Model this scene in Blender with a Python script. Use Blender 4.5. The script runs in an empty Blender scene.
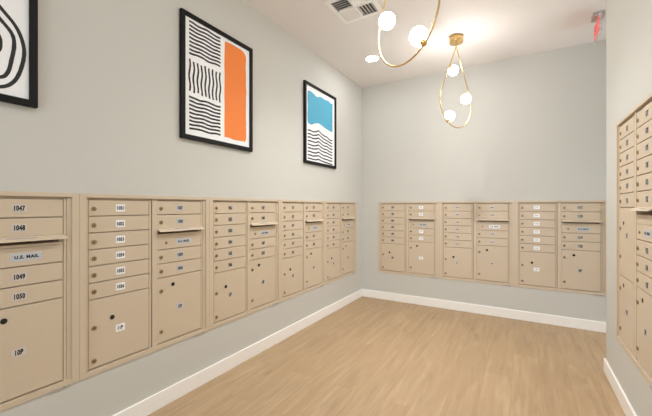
import bpy, bmesh, math, random
from mathutils import Vector, Matrix
random.seed(7)
PI = math.pi
SC = bpy.context.scene
COL = SC.collection

# ------------------------------------------------------------------ helpers
def link(name, bm, mats, parent=None, loc=(0, 0, 0), rotz=0.0, smooth=False):
    me = bpy.data.meshes.new(name)
    bmesh.ops.recalc_face_normals(bm, faces=bm.faces)
    bm.to_mesh(me); bm.free()
    for m in (mats if isinstance(mats, (list, tuple)) else [mats]):
        me.materials.append(m)
    if smooth:
        for p in me.polygons: p.use_smooth = True
    return link_mesh(name, me, parent, loc, rotz)

def link_mesh(name, me, parent=None, loc=(0, 0, 0), rotz=0.0):
    o = bpy.data.objects.new(name, me)
    COL.objects.link(o)
    o.location = loc; o.rotation_euler = (0, 0, rotz)
    if parent: o.parent = parent
    return o

def thing(name, label, cat, loc, rotz=0.0, group=None):
    o = bpy.data.objects.new(name, None)
    o.empty_display_size = 0.05
    COL.objects.link(o)
    o.location = loc; o.rotation_euler = (0, 0, rotz)
    o['label'] = label; o['category'] = cat
    if group: o['group'] = group
    return o

def struct(o, label=None):
    o['kind'] = 'structure'
    if label: o['label'] = label
    return o

def box(bm, x0, x1, y0, y1, z0, z1, bev=0.0, mi=0, seg=2):
    r = bmesh.ops.create_cube(bm, size=1.0)
    vs = r['verts']
    for v in vs:
        v.co.x = x0 + (v.co.x + .5) * (x1 - x0)
        v.co.y = y0 + (v.co.y + .5) * (y1 - y0)
        v.co.z = z0 + (v.co.z + .5) * (z1 - z0)
    fs = list({f for v in vs for f in v.link_faces})
    for f in fs: f.material_index = mi
    if bev:
        es = list({e for v in vs for e in v.link_edges})
        rb = bmesh.ops.bevel(bm, geom=es, offset=bev, segments=seg, affect='EDGES', profile=.5)
        for f in rb['faces']: f.material_index = mi
    return bm

def lathe(bm, prof, n=32, M=None, mi=0):
    """prof: (radius, z) pairs turned about z, then moved by M; closed at both ends"""
    M = M or Matrix.Identity(4)
    rings = []
    for r, z in prof:
        rings.append([bm.verts.new(M @ Vector((r * math.cos(2 * PI * k / n), r * math.sin(2 * PI * k / n), z))) for k in range(n)])
    for a, b in zip(rings, rings[1:]):
        for k in range(n):
            f = bm.faces.new((a[k], a[(k + 1) % n], b[(k + 1) % n], b[k])); f.material_index = mi
    for ring in (rings[0], rings[-1]):
        f = bm.faces.new(ring); f.material_index = mi
    return bm

def tube(bm, pts, r, n=10, closed=False, mi=0):
    pts = [Vector(p) for p in pts]
    N = len(pts); rings = []
    up = Vector((0, 1, 0))
    for i, p in enumerate(pts):
        a = pts[(i - 1) % N] if (closed or i > 0) else p
        b = pts[(i + 1) % N] if (closed or i < N - 1) else p
        t = (b - a).normalized()
        s = t.cross(up)
        if s.length < 1e-4: s = t.cross(Vector((1, 0, 0)))
        s.normalize(); u = s.cross(t).normalized()
        rings.append([bm.verts.new(p + r * (math.cos(2 * PI * k / n) * s + math.sin(2 * PI * k / n) * u)) for k in range(n)])
    prs = list(zip(rings, rings[1:] + rings[:1])) if closed else list(zip(rings, rings[1:]))
    for a, b in prs:
        for k in range(n):
            f = bm.faces.new((a[k], a[(k + 1) % n], b[(k + 1) % n], b[k])); f.material_index = mi
    if not closed:
        bm.faces.new(rings[0]); bm.faces.new(rings[-1])
    return bm

def prism(bm, poly, x0, x1, mi=0):
    """(y,z) polygon extruded along x"""
    a = [bm.verts.new((x0, y, z)) for y, z in poly]
    b = [bm.verts.new((x1, y, z)) for y, z in poly]
    n = len(poly)
    fs = [bm.faces.new(a), bm.faces.new(b)]
    for i in range(n):
        fs.append(bm.faces.new((a[i], a[(i + 1) % n], b[(i + 1) % n], b[i])))
    for f in fs: f.material_index = mi
    return bm

# ------------------------------------------------------------------ materials
def s2l(*c):
    return tuple(((v / 255) / 12.92 if v / 255 <= .04045 else ((v / 255 + .055) / 1.055) ** 2.4) for v in c) + (1,)

def mat(name, col, rough=.5, metal=0.0, emit=None, estr=0.0, bump=0.0, bscale=200.0, var=0.0, trans=0.0, spec=.5):
    m = bpy.data.materials.new(name); m.use_nodes = True
    nt = m.node_tree; b = nt.nodes['Principled BSDF']
    b.inputs['Base Color'].default_value = col
    b.inputs['Roughness'].default_value = rough
    b.inputs['Metallic'].default_value = metal
    b.inputs['Specular IOR Level'].default_value = spec
    if trans: b.inputs['Transmission Weight'].default_value = trans
    if emit:
        b.inputs['Emission Color'].default_value = emit
        b.inputs['Emission Strength'].default_value = estr
    if bump or var:
        tc = nt.nodes.new('ShaderNodeTexCoord')
        nz = nt.nodes.new('ShaderNodeTexNoise'); nz.inputs['Scale'].default_value = bscale; nz.inputs['Detail'].default_value = 3
        nt.links.new(tc.outputs['Object'], nz.inputs['Vector'])
        if bump:
            bp = nt.nodes.new('ShaderNodeBump'); bp.inputs['Strength'].default_value = bump; bp.inputs['Distance'].default_value = .002
            nt.links.new(nz.outputs['Fac'], bp.inputs['Height']); nt.links.new(bp.outputs['Normal'], b.inputs['Normal'])
        if var:
            n2 = nt.nodes.new('ShaderNodeTexNoise'); n2.inputs['Scale'].default_value = 1.7
            nt.links.new(tc.outputs['Object'], n2.inputs['Vector'])
            mx = nt.nodes.new('ShaderNodeMix'); mx.data_type = 'RGBA'
            mx.inputs['A'].default_value = col
            mx.inputs['B'].default_value = tuple(c * (1 - var) for c in col[:3]) + (1,)
            nt.links.new(n2.outputs['Fac'], mx.inputs['Factor']); nt.links.new(mx.outputs['Result'], b.inputs['Base Color'])
    return m

M_WALL = mat('wall_paint', s2l(204, 203, 197), .75, bump=.12, bscale=260, var=.03, spec=.3)
M_CEIL = mat('ceiling_paint', s2l(227, 221, 217), .85, bump=.1, bscale=220, spec=.2)
M_BASE = mat('white_trim_paint', s2l(246, 244, 240), .38, bump=.02, bscale=120)
M_TAN = mat('tan_powder_coat', s2l(206, 189, 166), .42, bump=.10, bscale=900, var=.03)
M_LOCK = mat('brushed_nickel', s2l(160, 140, 112), .36, 1.0, bump=.05, bscale=500)
M_DARK = mat('keyway_black', s2l(22, 20, 19), .6, bump=.02)
M_WHITE = mat('white_label_plastic', s2l(242, 243, 246), .4, bump=.01)
M_SILVER = mat('pale_grey_label_plastic', s2l(192, 196, 202), .4, bump=.01)
M_NEUT = mat('pale_beige_label_plastic', s2l(196, 190, 180), .4, bump=.01)
M_STRIP = mat('grey_label_strip', s2l(158, 158, 172), .5, bump=.01)
M_CLEAR = mat('beige_label_film', s2l(206, 199, 193), .4, bump=.01)
M_INK = mat('label_ink', s2l(24, 24, 28), .6, bump=.01)
M_GREYINK = mat('grey_label_ink', s2l(88, 88, 96), .6, bump=.01)
M_TAG = mat('grey_metal_tag', s2l(178, 172, 162), .5, .0, bump=.05, bscale=500)
M_FRAME = mat('black_picture_frame', s2l(15, 14, 13), .6, bump=.06, bscale=300, spec=.25)
M_PAPER = mat('print_paper', s2l(245, 246, 248), .7, bump=.05, bscale=600)
M_BINK = mat('black_print_ink', s2l(40, 38, 38), .7, bump=.03)
M_ORANGE = mat('orange_print_ink', s2l(247, 136, 58), .65, bump=.06, bscale=60, var=.12)
M_BLUE = mat('blue_print_ink', s2l(88, 178, 212), .65, bump=.06, bscale=60, var=.10)
M_BRASS = mat('brushed_brass', s2l(222, 190, 128), .27, 1.0, bump=.03, bscale=400)
M_GLOBE = mat('lit_opal_glass', (.9, .9, .9, 1), .3, emit=(1, .985, .95, 1), estr=46, bump=.01)
M_LENS = mat('lit_downlight_lens', (.9, .9, .9, 1), .4, emit=(.99, 1, .99, 1), estr=70, bump=.01)
M_TRIMRING = mat('white_light_trim', s2l(240, 238, 234), .4, bump=.01)
M_VENT = mat('white_enamelled_steel', s2l(236, 233, 228), .45, bump=.02)
M_DUCT = mat('galvanised_duct', s2l(165, 162, 158), .5, .3, bump=.05)
M_ALU = mat('brushed_aluminium', s2l(190, 186, 182), .35, .9, bump=.04, bscale=500)
M_ACRYL = mat('clear_acrylic', s2l(236, 240, 244), .12, trans=.45, bump=.005)
M_RED = mat('lit_red_letters', s2l(205, 92, 80), .4, emit=(1, .22, .18, 1), estr=.30, bump=.01)
M_DOORP = mat('white_door_paint', s2l(232, 230, 225), .4, bump=.02)

def floor_material():
    m = bpy.data.materials.new('light_oak_planks'); m.use_nodes = True
    nt = m.node_tree; N = nt.nodes; L = nt.links; b = N['Principled BSDF']
    tc = N.new('ShaderNodeTexCoord')
    mp = N.new('ShaderNodeMapping'); mp.inputs['Rotation'].default_value = (0, 0, PI / 2); mp.inputs['Location'].default_value = (.37, .07, 0)
    L.new(tc.outputs['Object'], mp.inputs['Vector'])
    br = N.new('ShaderNodeTexBrick')
    br.offset = .38; br.offset_frequency = 2
    br.inputs['Scale'].default_value = 1.0
    br.inputs['Brick Width'].default_value = 1.22; br.inputs['Row Height'].default_value = .18
    br.inputs['Mortar Size'].default_value = .0012; br.inputs['Mortar Smooth'].default_value = .3
    br.inputs['Color1'].default_value = (0, 0, 0, 1); br.inputs['Color2'].default_value = (1, 1, 1, 1); br.inputs['Mortar'].default_value = (.5, .5, .5, 1)
    L.new(mp.outputs['Vector'], br.inputs['Vector'])
    # offset the grain per plank so that it breaks at the joints
    mul = N.new('ShaderNodeVectorMath'); mul.operation = 'MULTIPLY'; mul.inputs[1].default_value = (7.3, 5.1, 3.7)
    L.new(br.outputs['Color'], mul.inputs[0])
    add = N.new('ShaderNodeVectorMath'); add.operation = 'ADD'
    L.new(mp.outputs['Vector'], add.inputs[0]); L.new(mul.outputs['Vector'], add.inputs[1])
    st = N.new('ShaderNodeMapping'); st.inputs['Scale'].default_value = (2.1, 25, 1)
    L.new(add.outputs['Vector'], st.inputs['Vector'])
    g1 = N.new('ShaderNodeTexNoise'); g1.inputs['Scale'].default_value = 1.0; g1.inputs['Detail'].default_value = 6; g1.inputs['Roughness'].default_value = .62; g1.inputs['Distortion'].default_value = .6
    L.new(st.outputs['Vector'], g1.inputs['Vector'])
    st2 = N.new('ShaderNodeMapping'); st2.inputs['Scale'].default_value = (1.3, 6.0, 1)
    L.new(add.outputs['Vector'], st2.inputs['Vector'])
    g2 = N.new('ShaderNodeTexNoise'); g2.inputs['Scale'].default_value = 1.6; g2.inputs['Detail'].default_value = 3; g2.inputs['Distortion'].default_value = 1.0
    L.new(st2.outputs['Vector'], g2.inputs['Vector'])
    # knots
    st3 = N.new('ShaderNodeMapping'); st3.inputs['Scale'].default_value = (1.5, 4.2, 1)
    L.new(add.outputs['Vector'], st3.inputs['Vector'])
    vo = N.new('ShaderNodeTexVoronoi'); vo.inputs['Scale'].default_value = 1.0
    L.new(st3.outputs['Vector'], vo.inputs['Vector'])
    kn = N.new('ShaderNodeMapRange'); kn.inputs['From Min'].default_value = .03; kn.inputs['From Max'].default_value = .11; kn.inputs['To Min'].default_value = 1; kn.inputs['To Max'].default_value = 0
    L.new(vo.outputs['Distance'], kn.inputs['Value'])
    r1 = N.new('ShaderNodeValToRGB')
    r1.color_ramp.elements[0].position = .28; r1.color_ramp.elements[0].color = s2l(158, 133, 104)
    r1.color_ramp.elements[1].position = .70; r1.color_ramp.elements[1].color = s2l(190, 164, 131)
    L.new(g1.outputs['Fac'], r1.inputs['Fac'])
    def mix(a, bcol, fac, mode='MIX'):
        x = N.new('ShaderNodeMix'); x.data_type = 'RGBA'; x.blend_type = mode
        if hasattr(fac, 'links'): L.new(fac, x.inputs['Factor'])
        else: x.inputs['Factor'].default_value = fac
        L.new(a, x.inputs['A'])
        if hasattr(bcol, 'links'): L.new(bcol, x.inputs['B'])
        else: x.inputs['B'].default_value = bcol
        return x.outputs['Result']
    r2 = N.new('ShaderNodeMapRange'); r2.inputs['From Min'].default_value = .35; r2.inputs['From Max'].default_value = .65; r2.inputs['To Min'].default_value = 0; r2.inputs['To Max'].default_value = .55
    L.new(g2.outputs['Fac'], r2.inputs['Value'])
    c = mix(r1.outputs['Color'], s2l(176, 148, 114), r2.outputs['Result'])
    pr = N.new('ShaderNodeMapRange'); pr.inputs['To Min'].default_value = 0; pr.inputs['To Max'].default_value = .22
    L.new(br.outputs['Color'], pr.inputs['Value'])
    c = mix(c, s2l(160, 132, 100), pr.outputs['Result'])
    km = N.new('ShaderNodeMath'); km.operation = 'MULTIPLY'; km.inputs[1].default_value = .6
    L.new(kn.outputs['Result'], km.inputs[0])
    c = mix(c, s2l(150, 116, 82), km.outputs['Value'])
    mm = N.new('ShaderNodeMath'); mm.operation = 'MULTIPLY'; mm.inputs[1].default_value = .45
    L.new(br.outputs['Fac'], mm.inputs[0])
    c = mix(c, s2l(138, 108, 78), mm.outputs['Value'])
    L.new(c, b.inputs['Base Color'])
    b.inputs['Roughness'].default_value = .52
    b.inputs['Specular IOR Level'].default_value = .35
    bp = N.new('ShaderNodeBump'); bp.inputs['Strength'].default_value = .08; bp.inputs['Distance'].default_value = .002
    L.new(g1.outputs['Fac'], bp.inputs['Height']); L.new(bp.outputs['Normal'], b.inputs['Normal'])
    return m
M_FLOOR = floor_material()

# ------------------------------------------------------------------ room
XL, XR, YB, YE, YF, H = -1.96, .545, 4.287, 3.26, -2.6, 2.942
DZ_H = 2.35
XH = 2.5            # far end of the hall that opens to the right
T = .14             # wall thickness
CAB_W, CAB_H, CAB_Z = .820, .962, .368
CAB_TALL, CAB_TALL_Z = 1.449, .372

bm = bmesh.new(); box(bm, XL - T, XH + T, YF - T, YB + T, -.1, 0)
struct(link('floor', bm, M_FLOOR))
VX0, VX1, VY0, VY1 = -1.385, -1.045, 2.345, 2.685      # ceiling register opening
bm = bmesh.new()
box(bm, XL - T, VX0, YF - T, YB + T, H, H + .1)
box(bm, VX1, XH + T, YF - T, YB + T, H, H + .1)
box(bm, VX0, VX1, YF - T, VY0, H, H + .1)
box(bm, VX0, VX1, VY1, YB + T, H, H + .1)
struct(link('ceiling', bm, M_CEIL))

def wall_y(bm, x0, x1, ya, yb, holes):      # wall running along y, holes as (y0, y1, z0, z1) side by side
    y = ya
    for h0, h1, z0, z1 in holes:
        box(bm, x0, x1, y, h0, 0, H)
        box(bm, x0, x1, h0, h1, 0, z0); box(bm, x0, x1, h0, h1, z1, H)
        y = h1
    box(bm, x0, x1, y, yb, 0, H)

IN = .012           # flange overlap around the wall opening
LEFT_Y = [-.008 + .8205 * k for k in range(5)]
BACK_X = [-1.717, -.8975, -.0785]
RIGHT_Y = 2.930
bm = bmesh.new(); wall_y(bm, XL - T, XL, YF - T, YB + T, [(LEFT_Y[0] + IN, LEFT_Y[4] + CAB_W - IN, CAB_Z + IN, CAB_Z + CAB_H - IN)])
struct(link('wall_left', bm, M_WALL))
bm = bmesh.new(); wall_y(bm, XR, XR + T, YF, YE, [(RIGHT_Y - CAB_W + IN, RIGHT_Y - IN, CAB_TALL_Z + IN, CAB_TALL_Z + CAB_TALL - IN)])
struct(link('wall_right', bm, M_WALL))
bm = bmesh.new()
x0h, x1h = BACK_X[0] + IN, BACK_X[2] + CAB_W - IN
box(bm, XL, x0h, YB, YB + T, 0, H); box(bm, x1h, XH + T, YB, YB + T, 0, H)
box(bm, x0h, x1h, YB, YB + T, 0, CAB_Z + IN); box(bm, x0h, x1h, YB, YB + T, CAB_Z + CAB_H - IN, H)
struct(link('wall_back', bm, M_WALL))
bm = bmesh.new(); box(bm, XH, XH + T, YE - .5, YB, DZ_H, H)
struct(link('wall_hall_end', bm, M_WALL))
bm = bmesh.new()
for a, b_ in ((YE, YE + .05), (YB - .05, YB), (3.75, 3.80)): box(bm, XH + .03, XH + .08, a, b_, 0, DZ_H, .003)
for z0, z1 in ((0, .1), (DZ_H - .05, DZ_H)): box(bm, XH + .032, XH + .078, YE + .05, 3.75, z0, z1, .003); box(bm, XH + .032, XH + .078, 3.80, YB - .05, z0, z1, .003)
struct(link('door_2', bm, M_ALU))
bm = bmesh.new(); box(bm, XR + T, XH, YE - T, YE, 0, H)
struct(link('wall_hall', bm, M_WALL))
# front wall behind the camera with the glazed entrance
DX0, DX1, DZ = -1.55, .15, 2.35
bm = bmesh.new()
box(bm, XL, DX0, YF - T, YF, 0, H); box(bm, DX1, XR + T, YF - T, YF, 0, H); box(bm, DX0, DX1, YF - T, YF, DZ, H)
struct(link('wall_front', bm, M_WALL))
bm = bmesh.new()
for a, b_ in ((DX0, DX0 + .06), (DX1 - .06, DX1), (-.73, -.67)):
    box(bm, a, b_, YF - .09, YF - .03, 0, DZ, .003)
for z0, z1 in ((0, .12), (DZ - .06, DZ), (1.0, 1.05)):
    box(bm, DX0 + .06, -.73, YF - .085, YF - .035, z0, z1, .003); box(bm, -.67, DX1 - .06, YF - .085, YF - .035, z0, z1, .003)
struct(link('door_1', bm, M_ALU))

BH, BT = .104, .014
def base_profile(bm, x0, x1, y0, y1):
    box(bm, x0, x1, y0, y1, 0, BH, .004, seg=2)
bm = bmesh.new(); base_profile(bm, XL, XL + BT, YF, YB); struct(link('baseboard_left', bm, M_BASE))
bm = bmesh.new(); base_profile(bm, XL + BT, XH, YB - BT, YB); struct(link('baseboard_back', bm, M_BASE))
bm = bmesh.new(); base_profile(bm, XR - BT, XR, YF, YE + BT); struct(link('baseboard_right', bm, M_BASE))
bm = bmesh.new(); base_profile(bm, XR, XH, YE, YE + BT); struct(link('baseboard_hall', bm, M_BASE))

# ------------------------------------------------------------------ mailbox cabinets
# local axes: x to the right as seen from the room, -y out of the wall, z up from the cabinet's lower edge
U = .0889
F_OUT, D_OUT, D_BACK, DEEP = -.0055, .0065, .0150, .0200
DOOR_X = (.046, .427)
DOOR_W = .3265
GAP = .0052

_text = {}
def text_polys(s):
    """triangles of a word in the built-in typeface, scaled to a unit box"""
    if s in _text: return _text[s]
    cu = bpy.data.curves.new('lettering', 'FONT'); cu.body = s; cu.size = 1; cu.offset = .05; cu.resolution_u = 3; cu.space_character = 1.12
    ob = bpy.data.objects.new('lettering', cu); COL.objects.link(ob)
    dg = bpy.context.evaluated_depsgraph_get(); dg.update()
    me = bpy.data.meshes.new_from_object(ob.evaluated_get(dg))
    vs = [(v.co.x, v.co.y) for v in me.vertices]; fs = [tuple(p.vertices) for p in me.polygons]
    bpy.data.objects.remove(ob); bpy.data.curves.remove(cu); bpy.data.meshes.remove(me)
    xa = min(v[0] for v in vs); xb = max(v[0] for v in vs); ya = min(v[1] for v in vs); yb = max(v[1] for v in vs)
    vs = [((x - xa) / (xb - xa) - .5, (y - ya) / (yb - ya) - .5) for x, y in vs]
    _text[s] = (vs, fs)
    return _text[s]

def add_text(bm, s, w, h, y, mi=1, x=0, z=0):
    vs, fs = text_polys(s)
    nv = [bm.verts.new((x + a * w, y, z + b * h)) for a, b in vs]
    for f in fs:
        try:
            q = bm.faces.new([nv[i] for i in f]); q.material_index = mi
        except ValueError: pass

def plate_bm(s, w, h, tw, th, r=.005):
    bm = bmesh.new()
    n = 5; pts = []
    for cx, cz, a0 in ((w / 2 - r, h / 2 - r, 0), (-w / 2 + r, h / 2 - r, PI / 2), (-w / 2 + r, -h / 2 + r, PI), (w / 2 - r, -h / 2 + r, 1.5 * PI)):
        for k in range(n):
            a = a0 + k / (n - 1) * PI / 2
            pts.append((cx + r * math.cos(a), cz + r * math.sin(a)))
    a = [bm.verts.new((x, 0, z)) for x, z in pts]; b = [bm.verts.new((x, -.0010, z)) for x, z in pts]
    bm.faces.new(a); bm.faces.new(b)
    for i in range(len(pts)):
        j = (i + 1) % len(pts); bm.faces.new((a[i], a[j], b[j], b[i]))
    if s: add_text(bm, s, tw, th, -.0016)
    return bm

_cache = {}
def cached(key, fn, mats, smooth=False):
    if key not in _cache:
        bm = fn(); bmesh.ops.recalc_face_normals(bm, faces=bm.faces)
        me = bpy.data.meshes.new(key if isinstance(key, str) else str(key[0])); bm.to_mesh(me); bm.free()
        for m in (mats if isinstance(mats, (list, tuple)) else [mats]): me.materials.append(m)
        if smooth:
            for p in me.polygons: p.use_smooth = True
        _cache[key] = me
    return _cache[key]

def door_bm(h):
    bm = bmesh.new()
    box(bm, 0, DOOR_W, D_OUT, D_BACK, -h + GAP, 0, .0016)
    return bm
def parcel_bm(h, kx, kz):
    bm = door_bm(h)
    for dx, dz in ((-.022, .006), (.022, .006), (-.02, -.014)):      # little rivets round the keyhole
        lathe(bm, [(.0030, 0), (.0030, .0010), (.0015, .0016)], 10, Matrix.Translation((kx + dx, D_OUT, kz + dz)) @ Matrix.Rotation(PI / 2, 4, 'X'))
    return bm
RX = Matrix.Rotation(PI / 2, 4, 'X')           # z axis -> -y
def lock_bm():
    bm = bmesh.new()
    lathe(bm, [(.0122, 0), (.0122, .0025), (.0108, .0045), (.0084, .0055), (.0078, .0050)], 20, RX)
    box(bm, -.0010, .0010, -.0058, -.0049, -.0050, .0050, mi=1)
    return bm
def small_lock_bm():
    bm = bmesh.new()
    lathe(bm, [(.0085, 0), (.0085, .003), (.0072, .0045), (.0060, .0042)], 18, RX)
    box(bm, -.0008, .0008, -.0050, -.0042, -.0040, .0040, mi=1)
    return bm
def keyhole_bm():
    bm = bmesh.new()
    lathe(bm, [(.0125, 0), (.0125, .0012), (.0105, .0018)], 22, RX)
    return bm
def access_bm():
    bm = door_bm(U)
    for dx, dz in ((.030, -.032), (.030, -.058), (.292, -.042)):
        lathe(bm, [(.0032, 0), (.0032, .0010), (.0016, .0018)], 10, Matrix.Translation((dx, D_OUT, dz)) @ RX)
    return bm
def hood_bm():
    bm = bmesh.new()
    # sloping canopy over the slot with a turned-down lip
    o = D_OUT
    poly = [(o + .001, .0050), (o - .022, -.0060), (o - .0315, -.0115), (o - .0335, -.0150), (o - .0315, -.0152), (o - .029, -.0125), (o - .021, -.0085), (o + .001, .0022)]
    prism(bm, poly, 0, DOOR_W + .009)
    for x in (0.0, DOOR_W + .0075):     # cheeks
        prism(bm, [(o + .001, .0050), (o - .022, -.0060), (o - .0315, -.0115), (o - .029, -.0135), (o + .001, -.006)], x, x + .0015)
    return bm
def strip_bm(h):
    bm = bmesh.new(); box(bm, 0, .0125, D_OUT + .0008, DEEP - .0003, -h, 0, .001)
    return bm

def frame_bm(hc, top, slot):
    """flange ring, back panel with the mail-slot opening, centre post"""
    bm = bmesh.new()
    W = CAB_W - .0004; e = .031; b, t = .026, hc - .020
    X0 = .0002
    for a in ((X0, e, 0, hc), (W - e, W, 0, hc), (e, W - e, 0, b), (e, W - e, t, hc)):
        box(bm, a[0], a[1], F_OUT, -.0002, a[2], a[3], .0010)
    # sleeve of the flange inside the wall opening
    q = IN + .001
    for a in ((q, e, q, hc - q), (W - e, W - q, q, hc - q), (e, W - e, q, b), (e, W - e, t, hc - q)):
        box(bm, a[0], a[1], -.0002, DEEP + .004, a[2], a[3])
    # back panel with an opening for the slot (sx0..sx1, sz0..sz1)
    sx0, sx1, sz0, sz1 = slot
    for a in ((e, sx0, b, t), (sx1, W - e, b, t), (sx0, sx1, b, sz0), (sx0, sx1, sz1, t)):
        box(bm, a[0], a[1], DEEP, DEEP + .004, a[2], a[3])
    # mail chute behind the opening
    d = .115; c0 = DEEP + .004
    for a in ((sx0 - .002, sx0, c0, d, sz0 - .002, sz1 + .002), (sx1, sx1 + .002, c0, d, sz0 - .002, sz1 + .002),
              (sx0, sx1, c0, d, sz0 - .002, sz0), (sx0, sx1, c0, d, sz1, sz1 + .002), (sx0 - .002, sx1 + .002, d, d + .002, sz0 - .002, sz1 + .002)):
        box(bm, *a)
    return bm
def post_bm(h):
    bm = bmesh.new(); box(bm, .394, .4264, D_OUT - .0025, DEEP - .0003, -h, 0, .001)
    return bm
def jamb_bm(h):
    bm = bmesh.new(); box(bm, .770, .7885, D_OUT - .0035, DEEP - .0003, -h, 0, .001)
    return bm
def tag_bm():
    bm = bmesh.new(); box(bm, 0, .085, F_OUT - .0010, F_OUT + .0005, -.005, .006, .0004)
    lathe(bm, [(.0030, 0), (.0030, .0012), (.0018, .0020)], 12, Matrix.Translation((.058, F_OUT - .001, .0005)) @ RX, mi=1)
    return bm

PLATE = {   # kind: plate material, ink material, digits w, h
    'film': (M_CLEAR, M_INK, .039, .025, .052, .034),
    'white': (M_WHITE, M_INK, .038, .022, .050, .041),
    'plain': (M_WHITE, M_GREYINK, .026, .011, .056, .038),
    'silver': (M_SILVER, M_INK, .037, .023, .050, .036),
    'bold': (M_NEUT, M_INK, .037, .030, .044, .037),
    'pale': (M_CLEAR, M_INK, .036, .015, .050, .032),
}
def number_plate(s, kind, parent, x, z):
    pm, im, tw, th, w, h = PLATE[kind]
    if len(s) < 4: tw *= .74
    me = cached(('number_plate', s, kind), lambda: plate_bm(s, w, h, tw, th), [pm, im])
    return link_mesh('number_plate', me, parent, (x, D_OUT - .0002, z))

def cabinet(label, loc, rotz, kindL, kindR, first, parcel, tall=False):
    root = thing('mailbox_cabinet', label, 'mailbox', loc, rotz, 'tan mailbox cabinets set into the walls')
    hc = CAB_TALL if tall else CAB_H
    top = hc - .033
    nR = 6 if tall else 2
    slot_u = 1.0 if tall else .5
    z_slot = top - nR * U
    slot = (DOOR_X[1] + .012, DOOR_X[1] + DOOR_W - .012, z_slot - (.031 if not tall else .036), z_slot + .001)
    frame = link_mesh('frame', cached(('frame', tall), lambda: frame_bm(hc, top, slot), M_TAN), root)
    hh = top - .029
    link_mesh('centre_post', cached(('centre_post', tall), lambda: post_bm(hh + .013), M_TAN), root, (0, 0, top + .0105))
    link_mesh('side_jamb', cached(('slim_jamb', tall), lambda: box(bmesh.new(), .0312, .0440, D_OUT - .001, DEEP - .0003, -hh - .013, 0, .001), M_TAN), root, (0, 0, top + .0105))
    link_mesh('side_jamb', cached(('side_jamb', tall), lambda: jamb_bm(hh + .013), M_TAN), root, (0, 0, top + .0105))
    for x in (DOOR_X[0] + DOOR_W + .003, DOOR_X[1] + DOOR_W + .003):
        link_mesh('hinge_strip', cached(('hinge_strip', tall), lambda: strip_bm(hh + .008), M_TAN), root, (x, 0, top + .004))
    lock = cached('lock', lock_bm, [M_LOCK, M_DARK]); slock = cached('small_lock', small_lock_bm, [M_LOCK, M_DARK])
    num = [first]
    def tenant(col, z, kind):
        d = link_mesh('mailbox_door', cached('mailbox_door', lambda: door_bm(U), M_TAN), root, (DOOR_X[col], 0, z))
        link_mesh('lock', lock, d, (.026, D_OUT, -.0455))
        number_plate(str(num[0]), kind, d, DOOR_W * (.565 if tall else .494), -.0425)
        num[0] += 1
    def parcel_door(col, z, h, kind, s, kx, kz, lx, lz, l1, l2):
        h = round(h, 4)
        d = link_mesh('parcel_door', cached(('parcel_door', h, kx, kz), lambda: parcel_bm(h, kx, kz), M_TAN), root, (DOOR_X[col], 0, z))
        for l in (l1, l2): link_mesh('lock', lock, d, (.026, D_OUT, l))
        link_mesh('key_hole', cached('key_hole', keyhole_bm, M_DARK), d, (kx, D_OUT, kz))
        number_plate(s, kind, d, lx, lz)
    # left column
    z = top
    for k in range(6):
        tenant(0, z, kindL); z -= U
    if tall:
        h1 = 5 * U; parcel_door(0, z, h1, kindL, '%dP' % parcel, .10, -.098, .18, -.172, -.133, -.318); z -= h1; parcel += 1
        parcel_door(0, z, z - .029, kindL, '%dP' % parcel, .10, -.050, .18, -.200, -.081, -.345)
    else:
        parcel_door(0, z, z - .029, kindL, '%dP' % parcel, .117, -.117, .160, -.187, -.150, -.326)
    parcel += 1
    # right column
    z = top
    for k in range(nR):
        tenant(1, z, kindR); z -= U
    hd = link_mesh('outgoing_mail_hood', cached('outgoing_mail_hood', hood_bm, M_TAN), root, (DOOR_X[1], 0, z))
    bm_l = cached('outgoing_label', lambda: box(bmesh.new(), 0, .110, -.0004, .0004, -.0026, .0026), M_STRIP)
    ol = link_mesh('outgoing_label', bm_l, hd, (DOOR_W * .34, D_OUT - .0145, -.0018))
    ol.rotation_euler = (math.atan2(.0110, .023) - PI / 2, 0, 0)
    ol['label'] = 'grey label strip'
    z2 = z - slot_u * U
    sp_h = (z - (.0312 if not tall else .0362)) - (z2 + .001)
    link_mesh('slot_panel', cached(('slot_panel', tall), lambda: box(bmesh.new(), 0, DOOR_W, D_OUT, D_BACK, 0, sp_h, .001), M_TAN), root, (DOOR_X[1], 0, z2 + .001))
    z = z2
    ad = link_mesh('mail_access_door', cached('mail_access_door', access_bm, M_TAN), root, (DOOR_X[1], 0, z))
    link_mesh('lock', slock, ad, (.060, D_OUT, -.044))
    pm = M_WHITE if kindR in ('pale',) else M_SILVER
    link_mesh('name_plate', cached(('name_plate', pm.name), lambda: plate_bm('U.S. MAIL', .114, .036, .088, .016, .004), [pm, M_INK]), ad, (.187, D_OUT - .0002, -.043))
    z -= U
    for k in range(3 if tall else 2):
        tenant(1, z, kindR); z -= U
    parcel_door(1, z, z - .029, kindR, '%dP' % parcel, .108, -.052, .160, -.207, -.081, -.338)
    tg = link_mesh('metal_tag', cached('metal_tag', tag_bm, [M_TAG, M_DARK]), root, (CAB_W - .125, 0, 0))
    tg['label'] = 'small grey metal tag with a screw'
    return root

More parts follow.
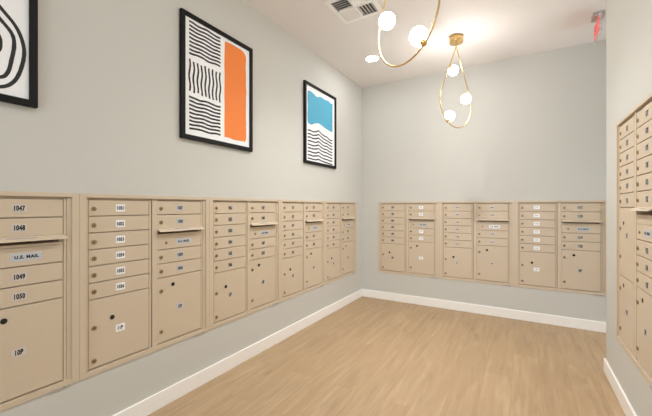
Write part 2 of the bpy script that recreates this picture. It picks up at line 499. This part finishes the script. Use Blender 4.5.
PAR = 9
n0 = 1041
LAB = ['tan mailbox cabinet cut off by the left photo edge, beneath the black loop print',
       'tan mailbox cabinet with white number plates at left, second from left on left wall',
       'tan mailbox cabinet third from left on left wall, right of the orange print',
       'tan mailbox cabinet fourth from left on left wall, directly below the blue print',
       'tan mailbox cabinet nearest the far corner on the left wall']
KND = [('film', 'film'), ('white', 'silver'), ('bold', 'bold'), ('bold', 'bold'), ('bold', 'bold')]
for k in range(5):
    cabinet(LAB[k], (XL, LEFT_Y[k], CAB_Z), PI / 2, KND[k][0], KND[k][1], n0 + 10 * k, PAR + 2 * k)
LAB = ['tan mailbox cabinet leftmost on back wall, next to the corner, white plates in right column',
       'tan mailbox cabinet in the middle of the back wall row below the far pendant light',
       'tan mailbox cabinet rightmost on back wall, with white plates in its left column']
KND = [('bold', 'plain'), ('pale', 'pale'), ('plain', 'bold')]
for k in range(3):
    cabinet(LAB[k], (BACK_X[k], YB, CAB_Z), 0, KND[k][0], KND[k][1], n0 + 50 + 10 * k, PAR + 10 + 2 * k)
cabinet('tall tan mailbox cabinet on the right wall, cut off by the photo edge', (XR, RIGHT_Y, CAB_TALL_Z), -PI / 2, 'bold', 'bold', n0 + 80, PAR + 16, True)

# ------------------------------------------------------------------ framed prints
AW, AH, AD, FW = .670, .856, .026, .030
def ribbon(bm, pts, w, y, mi, closed=False, jitter=.08):
    pts = [Vector((p[0], 0, p[1])) for p in pts]; N = len(pts); L_, R_ = [], []
    for i, p in enumerate(pts):
        a = pts[(i - 1) % N] if (closed or i) else p
        b = pts[(i + 1) % N] if (closed or i < N - 1) else p
        t = (b - a).normalized(); n = Vector((-t.z, 0, t.x))
        ww = w * (1 + random.uniform(-jitter, jitter)) / 2
        q = Vector((p.x, y, p.z))
        L_.append(bm.verts.new(q + n * ww)); R_.append(bm.verts.new(q - n * ww))
    for i in range(N if closed else N - 1):
        j = (i + 1) % N
        f = bm.faces.new((L_[i], L_[j], R_[j], R_[i])); f.material_index = mi
def fillpoly(bm, pts, y, mi):
    f = bm.faces.new([bm.verts.new((p[0], y, p[1])) for p in pts]); f.material_index = mi
    bmesh.ops.triangulate(bm, faces=[f])
def smooth_loop(P, n=8):
    out = []; N = len(P)
    for i in range(N):
        p0, p1, p2, p3 = (Vector(P[(i + k) % N]) for k in (-1, 0, 1, 2))
        for k in range(n):
            t = k / n
            q = .5 * ((2 * p1) + (p2 - p0) * t + (2 * p0 - 5 * p1 + 4 * p2 - p3) * t * t + (3 * p1 - p0 - 3 * p2 + p3) * t ** 3)
            out.append((q.x, q.y))
    return out
def smooth_line(P, n=6):
    out = []; N = len(P)
    g = lambda i: Vector(P[max(0, min(N - 1, i))])
    for i in range(N - 1):
        p0, p1, p2, p3 = g(i - 1), g(i), g(i + 1), g(i + 2)
        for k in range(n):
            t = k / n
            q = .5 * ((2 * p1) + (p2 - p0) * t + (2 * p0 - 5 * p1 + 4 * p2 - p3) * t * t + (3 * p1 - p0 - 3 * p2 + p3) * t ** 3)
            out.append((q.x, q.y))
    out.append(tuple(P[-1]))
    return out

def picture(label, y0, z0, draw, mats):
    root = thing('framed_print', label, 'picture', (XL, y0, z0), PI / 2)
    bm = bmesh.new()
    for a in ((0, FW, 0, AH), (AW - FW, AW, 0, AH), (FW, AW - FW, 0, FW), (FW, AW - FW, AH - FW, AH)):
        box(bm, a[0], a[1], -AD, -.001, a[2], a[3], .0015)
    box(bm, FW * .5, AW - FW * .5, -.008, -.002, FW * .5, AH - FW * .5)
    link('frame', bm, M_FRAME, root)
    bm = bmesh.new(); yp = -.0135
    box(bm, FW - .001, AW - FW + .001, yp, -.008, FW - .001, AH - FW + .001)
    draw(bm, yp - .0006)
    link('print', bm, [M_PAPER] + mats, root)
    return root

def draw_loops(bm, y):          # black concentric loops, in world (y, z) shifted to local
    oy, oz = ART_Y[0], 1.720
    outer = [(.505, 1.779), (.553, 1.815), (.580, 1.885), (.590, 1.975), (.565, 2.06), (.505, 2.132), (.42, 2.235), (.31, 2.34), (.19, 2.37), (.08, 2.28), (.035, 2.12), (.05, 1.95), (.12, 1.83), (.26, 1.775), (.40, 1.765)]
    mid = [(.505, 1.821), (.534, 1.85), (.547, 1.91), (.556, 1.98), (.547, 2.03), (.505, 2.08), (.43, 2.165), (.32, 2.25), (.21, 2.27), (.125, 2.20), (.09, 2.09), (.105, 1.96), (.17, 1.865), (.29, 1.815), (.41, 1.806)]
    blob = [(.505, 1.925), (.518, 1.97), (.506, 2.015), (.45, 2.075), (.36, 2.13), (.26, 2.14), (.18, 2.08), (.17, 1.98), (.23, 1.91), (.33, 1.87), (.44, 1.88)]
    for P in (outer, mid):
        ribbon(bm, smooth_loop([(a - oy, b - oz) for a, b in P]), .0150, y, 1, True, .05)
    fillpoly(bm, smooth_loop([(a - oy, b - oz) for a, b in blob]), y, 1)

def draw_orange(bm, y):
    oy, oz = ART_Y[1], 1.720
    xa, xb = 1.4546 - oy, 1.725 - oy
    PH = [random.uniform(0, 6)]
    def hstroke(z, k):
        n = 9; ph = PH[0] + .33 * k
        P = [(xa + (xb - xa) * i / n + (random.uniform(-.002, .002) if i in (0, n) else 0), z - oz + .0032 * math.sin(ph + i * 1.25) + random.uniform(-.0012, .0012)) for i in range(n + 1)]
        ribbon(bm, smooth_line(P, 4), .0135, y, 1)
    for k in range(9): hstroke(2.521 - .0264 * k, k)
    for k in range(9):
        x = xa + .004 + (xb - xa - .008) * k / 8; n = 8; ph = .4 * k
        z1, z0 = 2.262 + random.uniform(-.006, .006), 2.048 + random.uniform(-.008, .008)
        P = [(x + .0045 * math.sin(ph + i * 1.2), z0 - oz + (z1 - z0) * i / n) for i in range(n + 1)]
        ribbon(bm, smooth_line(P, 4), .0140, y, 1)
    for k in range(9): hstroke(2.008 - .0262 * k, k)
    a, b, z0, z1 = 1.764 - oy, 1.992 - oy, 1.790 - oz, 2.524 - oz
    P = []
    for i in range(12): P.append((a + (b - .012 - a) * i / 11, z0 + .004 * math.sin(i * .9)))
    for i in range(1, 30): P.append((b - .002 + .004 * math.sin(i * .8) * math.cos(i * .37), z0 + .004 + (z1 - .06 - z0) * i / 29))
    for i in range(8):
        t = i / 7 * PI / 2; P.append((b - .055 + .055 * math.cos(t), z1 - .055 + .052 * math.sin(t)))
    for i in range(1, 8): P.append((b - .055 + (a + .004 - b + .055) * i / 8, z1 - .003 + .003 * math.sin(i * 1.3)))
    P.append((a + .004, z1 - .004))
    for i in range(1, 12): P.append((a + .0015 * math.sin(i * 1.7), z1 - .006 + (z0 - z1 + .006) * i / 12))
    fillpoly(bm, P, y, 2)

def draw_blue(bm, y):
    oy, oz = ART_Y[2], 1.720
    xa, xb = 2.892 - oy, 3.418 - oy
    top = [(xa, 2.470), (xa + .02, 2.492), (xa + .10, 2.490), (xa + .18, 2.470), (xa + .26, 2.492), (xa + .36, 2.486), (xa + .43, 2.494), (xa + .49, 2.478), (xb, 2.490)]
    bot = [(xb, 2.150), (xb - .05, 2.148), (xb - .12, 2.156), (xb - .20, 2.168), (xb - .30, 2.186), (xb - .38, 2.170), (xb - .46, 2.140), (xa, 2.150)]
    P = [(a, b - oz) for a, b in smooth_line(top, 5)]
    P += [(xb + .004 * math.sin(i * .9), 2.49 + (2.15 - 2.49) * i / 14 - oz) for i in range(1, 14)]
    P += [(a, b - oz) for a, b in smooth_line(bot, 5)]
    P += [(xa + .004 * math.sin(i * 1.1), 2.15 + (2.47 - 2.15) * i / 14 - oz) for i in range(1, 14)]
    fillpoly(bm, P, y, 2)
    prof = [(0, 0), (.05, .004), (.10, .000), (.17, .012), (.215, .030), (.27, .014), (.33, -.004), (.40, -.008), (.46, -.024), (.525, -.028)]
    for k in range(9):
        s = 1.0 - .085 * k
        z = 2.072 - .0372 * k
        Q = [(xa + px, z + pz * s + random.uniform(-.003, .003) - oz) for px, pz in prof]
        ribbon(bm, smooth_line(Q, 4), .0145, y, 1)

ART_Y = (-.033, 1.3885, 2.828)
picture('large black framed print of black concentric loops, cut off at the photo\'s left edge', ART_Y[0], 1.720, draw_loops, [M_BINK])
picture('black framed print with a tall orange block beside black wavy strokes', ART_Y[1], 1.720, draw_orange, [M_BINK, M_ORANGE])
picture('black framed print with a blue block above black wavy lines', ART_Y[2], 1.720, draw_blue, [M_BINK, M_BLUE])

# ------------------------------------------------------------------ pendant lights
RH, RR, RE, RK, RK2 = .802, .2473, .2407, .1871, .3475
def bez(a, b, c, e, n=26):
    a, b, c, e = map(Vector, (a, b, c, e))
    return [(1 - t) ** 3 * a + 3 * (1 - t) ** 2 * t * b + 3 * (1 - t) * t * t * c + t ** 3 * e for t in [i / n for i in range(n + 1)]]
half = bez((0, RH), (RR * RK2, RH - (RH - RE) * .35), (RR, RE + (RH - RE) * RK), (RR, RE)) + \
       bez((RR, RE), (RR, RE * .4477), (RR * .5523, 0), (0, 0))[1:]
ring2d = [(p.x, p.y) for p in half] + [(-p.x, p.y) for p in reversed(half[1:-1])]
ATTACH = [(-.104, .588), (.222, .341), (-.146, .047)]
ZB = 2.0431
GR = .0475
def pendant(label, x, y, rot, ballvals=None):
    root = thing('pendant_light', label, 'pendant light', (x, y, H), rot, 'brass teardrop pendant lights')
    z0 = ZB - H
    bm = bmesh.new()
    lathe(bm, [(.062, -.0005), (.064, -.002), (.064, -.060), (.061, -.064)], 40)
    link('canopy', bm, M_BRASS, root, smooth=False)
    for p in root.children[0].data.polygons: p.use_smooth = len(p.vertices) == 4 and abs(p.normal.z) < .5
    bm = bmesh.new(); lathe(bm, [(.005, -.064), (.005, z0 + RH + .012), (.009, z0 + RH + .010), (.009, z0 + RH - .012)], 16)
    link('stem', bm, M_BRASS, root)
    bm = bmesh.new(); tube(bm, [(a, 0, z0 + b) for a, b in ring2d], .0051, 12, True)
    link('ring', bm, M_BRASS, root, smooth=True)
    for a, b in ATTACH:
        i = min(range(len(ring2d)), key=lambda k: (ring2d[k][0] - a) ** 2 + (ring2d[k][1] - b) ** 2)
        p0 = Vector(ring2d[i - 1]); p1 = Vector(ring2d[(i + 1) % len(ring2d)]); t = (p1 - p0).normalized()
        n = Vector((t.y, -t.x))
        if n.dot(Vector((0, .3)) - Vector(ring2d[i])) < 0: n = -n
        q = Vector(ring2d[i]); c = q + n * (GR + .019)
        bm = bmesh.new(); bmesh.ops.create_uvsphere(bm, u_segments=36, v_segments=20, radius=GR)
        g = link('globe', bm, M_GLOBE, root, (c.x, 0, z0 + c.y), smooth=True)
        d3 = Vector((n.x, 0, n.y))
        M = Vector((0, 0, 1)).rotation_difference(d3).to_matrix().to_4x4()
        M = Matrix.Translation(Vector((q.x - c.x, 0, q.y - c.y)) - d3 * .004) @ M
        bm = bmesh.new(); lathe(bm, [(.009, 0), (.0135, .001), (.0145, .012), (.018, .016), (.018, .027), (.014, .028)], 24, M)
        cp = link('socket_cap', bm, M_BRASS, g)
        cp['label'] = 'brass socket cap'
    return root
pendant('brass teardrop ring pendant nearest the camera, cut off by the top edge', -.5505, 1.7706, -.5648 + PI)
pendant('brass teardrop ring pendant fully in view with three globes, hanging near the back wall', -.5667, 3.4657, 1.1296)

# ------------------------------------------------------------------ recessed downlights
def downlight(label, x, y):
    root = thing('recessed_downlight', label, 'ceiling light', (x, y, H), 0, 'round recessed ceiling downlights')
    bm = bmesh.new()
    n = 40
    prof = [(.066, -.001), (.068, -.0045), (.080, -.004), (.083, -.0005), (.066, -.0005)]
    rings = [[bm.verts.new((r * math.cos(2 * PI * k / n), r * math.sin(2 * PI * k / n), z)) for k in range(n)] for r, z in prof]
    for a, b in zip(rings, rings[1:]):
        for k in range(n): bm.faces.new((a[k], a[(k + 1) % n], b[(k + 1) % n], b[k]))
    link('trim_ring', bm, M_TRIMRING, root)
    bm = bmesh.new(); lathe(bm, [(.066, -.0008), (.066, -.0024), (.060, -.0030)], n)
    link('lens', bm, M_LENS, root)
    return root
downlight('round lit recessed downlight in the ceiling, left of the near pendant ring', -1.47, 3.49)
for x, y, p, where in ((-.72, 2.58, 165, 'between the two pendants'), (-.65, .75, 25, 'above the near end of the left wall cabinets'), (-.65, -1.1, 35, 'near the entrance')):  # unseen downlights with spot beams, added to light the room
    downlight('unseen round ceiling downlight added to light the room, ' + where, x, y)
    sp = bpy.data.lights.new('added_spot_beam', 'SPOT'); sp.energy = p; sp.color = (.98, 1, 1); sp.spot_size = math.radians(135); sp.spot_blend = 1.0; sp.shadow_soft_size = .06
    so = bpy.data.objects.new('added_spot_beam', sp); COL.objects.link(so); so.location = (x, y, H - .012)

# ------------------------------------------------------------------ ceiling register
vent = thing('ceiling_vent', 'white square air register in the ceiling beside the near pendant', 'vent', (-1.215, 2.515, H), 0)
bm = bmesh.new()
S, I = .188, .150
for a in ((-S, S, I, S), (-S, S, -S, -I), (-S, -I, -I, I), (I, S, -I, I)):
    box(bm, a[0], a[1], a[2], a[3], -.006, -.0005, .002)
link('outer_frame', bm, M_VENT, vent)
bm = bmesh.new(); box(bm, -.008, .008, -I, I, -.006, .012, .001); box(bm, -I, -.008, -.008, .008, -.006, .012, .001); box(bm, .008, I, -.008, .008, -.006, .012, .001)
link('cross_bar', bm, M_VENT, vent)
def blades(x0, x1, y0, y1, along, tilt):
    bm = bmesh.new(); n = 5
    for k in range(n):
        f = (k + .5) / n
        if along == 'x':
            c = y0 + (y1 - y0) * f
            vs = [(x0, c - tilt * .010, -.005), (x1, c - tilt * .010, -.005), (x1, c + tilt * .012, .016), (x0, c + tilt * .012, .016)]
            off = Vector((0, tilt * .0015, -.0008))
        else:
            c = x0 + (x1 - x0) * f
            vs = [(c - tilt * .010, y0, -.005), (c - tilt * .010, y1, -.005), (c + tilt * .012, y1, .016), (c + tilt * .012, y0, .016)]
            off = Vector((tilt * .0015, 0, -.0008))
        A = [bm.verts.new(v) for v in vs]; B = [bm.verts.new(Vector(v) + off) for v in vs]
        bm.faces.new(A); bm.faces.new(B)
        for i in range(4): bm.faces.new((A[i], A[(i + 1) % 4], B[(i + 1) % 4], B[i]))
    return bm
g = .008
link('louver_panel', blades(-I, -g, g, I, 'x', -1), M_VENT, vent)
link('louver_panel', blades(g, I, g, I, 'y', -1), M_VENT, vent)
link('louver_panel', blades(-I, -g, -I, -g, 'x', 1), M_VENT, vent)
link('louver_panel', blades(g, I, -I, -g, 'y', 1), M_VENT, vent)
bm = bmesh.new(); D = .167
box(bm, -D, D, -D, D, .22, .225); box(bm, -D, -D + .003, -D, D, .001, .22); box(bm, D - .003, D, -D, D, .001, .22)
box(bm, -D + .003, D - .003, -D, -D + .003, .001, .22); box(bm, -D + .003, D - .003, D - .003, D, .001, .22)
dk = link('duct_box', bm, M_DUCT, vent); dk['label'] = 'dark metal duct above the blades'

# ------------------------------------------------------------------ exit sign
ex = thing('exit_sign', 'red lit exit sign hanging from the ceiling at the hall opening, top right', 'sign', (.562, 3.70, H), -PI / 2)
bm = bmesh.new(); box(bm, -.060, .060, -.040, .040, -.036, -.0005, .003)
link('housing', bm, M_ALU, ex)
bm = bmesh.new(); box(bm, -.150, .150, -.0045, .0045, -.205, -.0365, .0015)
pn = link('panel', bm, M_ACRYL, ex)
for sg in (-1, 1):
    bm = bmesh.new()
    add_text(bm, 'EXIT', -.262 * sg, .125, .0056 * sg, 0, 0, -.118)
    bmesh.ops.solidify(bm, geom=bm.faces[:], thickness=.0008)
    lt = link('lettering', bm, M_RED, ex); lt['label'] = 'glowing red letters'

# ------------------------------------------------------------------ sky and added fill lights at the unseen entrance and hall end
w = bpy.data.worlds.new('daylight'); SC.world = w; w.use_nodes = True
w.node_tree.nodes['Background'].inputs['Color'].default_value = (.75, .86, 1, 1)
w.node_tree.nodes['Background'].inputs['Strength'].default_value = .6
ld = bpy.data.lights.new('entrance_fill_light', 'AREA'); ld.shape = 'RECTANGLE'; ld.size = 1.55; ld.size_y = 2.2; ld.energy = 44; ld.color = (.80, .91, 1)  # added area light, fills the room from an assumed entrance
lo = bpy.data.objects.new('entrance_fill_light', ld); COL.objects.link(lo)
lo.location = (-.70, YF - .16, 1.2); lo.rotation_euler = (PI / 2, 0, 0)
ld = bpy.data.lights.new('hall_fill_light', 'AREA'); ld.shape = 'RECTANGLE'; ld.size = .95; ld.size_y = 2.2; ld.energy = 20; ld.color = (.90, .95, 1)  # added area light, brightens the far end from the unseen hall
lo = bpy.data.objects.new('hall_fill_light', ld); COL.objects.link(lo)
lo.location = (XH + .16, 3.77, 1.2); lo.rotation_euler = (PI / 2, 0, PI / 2)

# ------------------------------------------------------------------ camera
cd = bpy.data.cameras.new('camera'); cd.sensor_width = 36; cd.sensor_fit = 'HORIZONTAL'
cd.lens = 331 * 36 / 652; cd.shift_y = -1 / 652; cd.clip_start = .02
co = bpy.data.objects.new('camera', cd); COL.objects.link(co)
co.location = (0, 0, 1.26); co.rotation_euler = (PI / 2, 0, math.atan(197 / 331))
SC.camera = co
vs = SC.view_settings
vs.view_transform = 'Standard'; vs.look = 'None'; vs.gamma = 1; vs.use_curve_mapping = False
vs.exposure = 0.28
try:
    SC.cycles.use_denoising = True
    SC.cycles.sample_clamp_indirect = 6
    SC.cycles.max_bounces = 10; SC.cycles.diffuse_bounces = 7
except Exception: pass
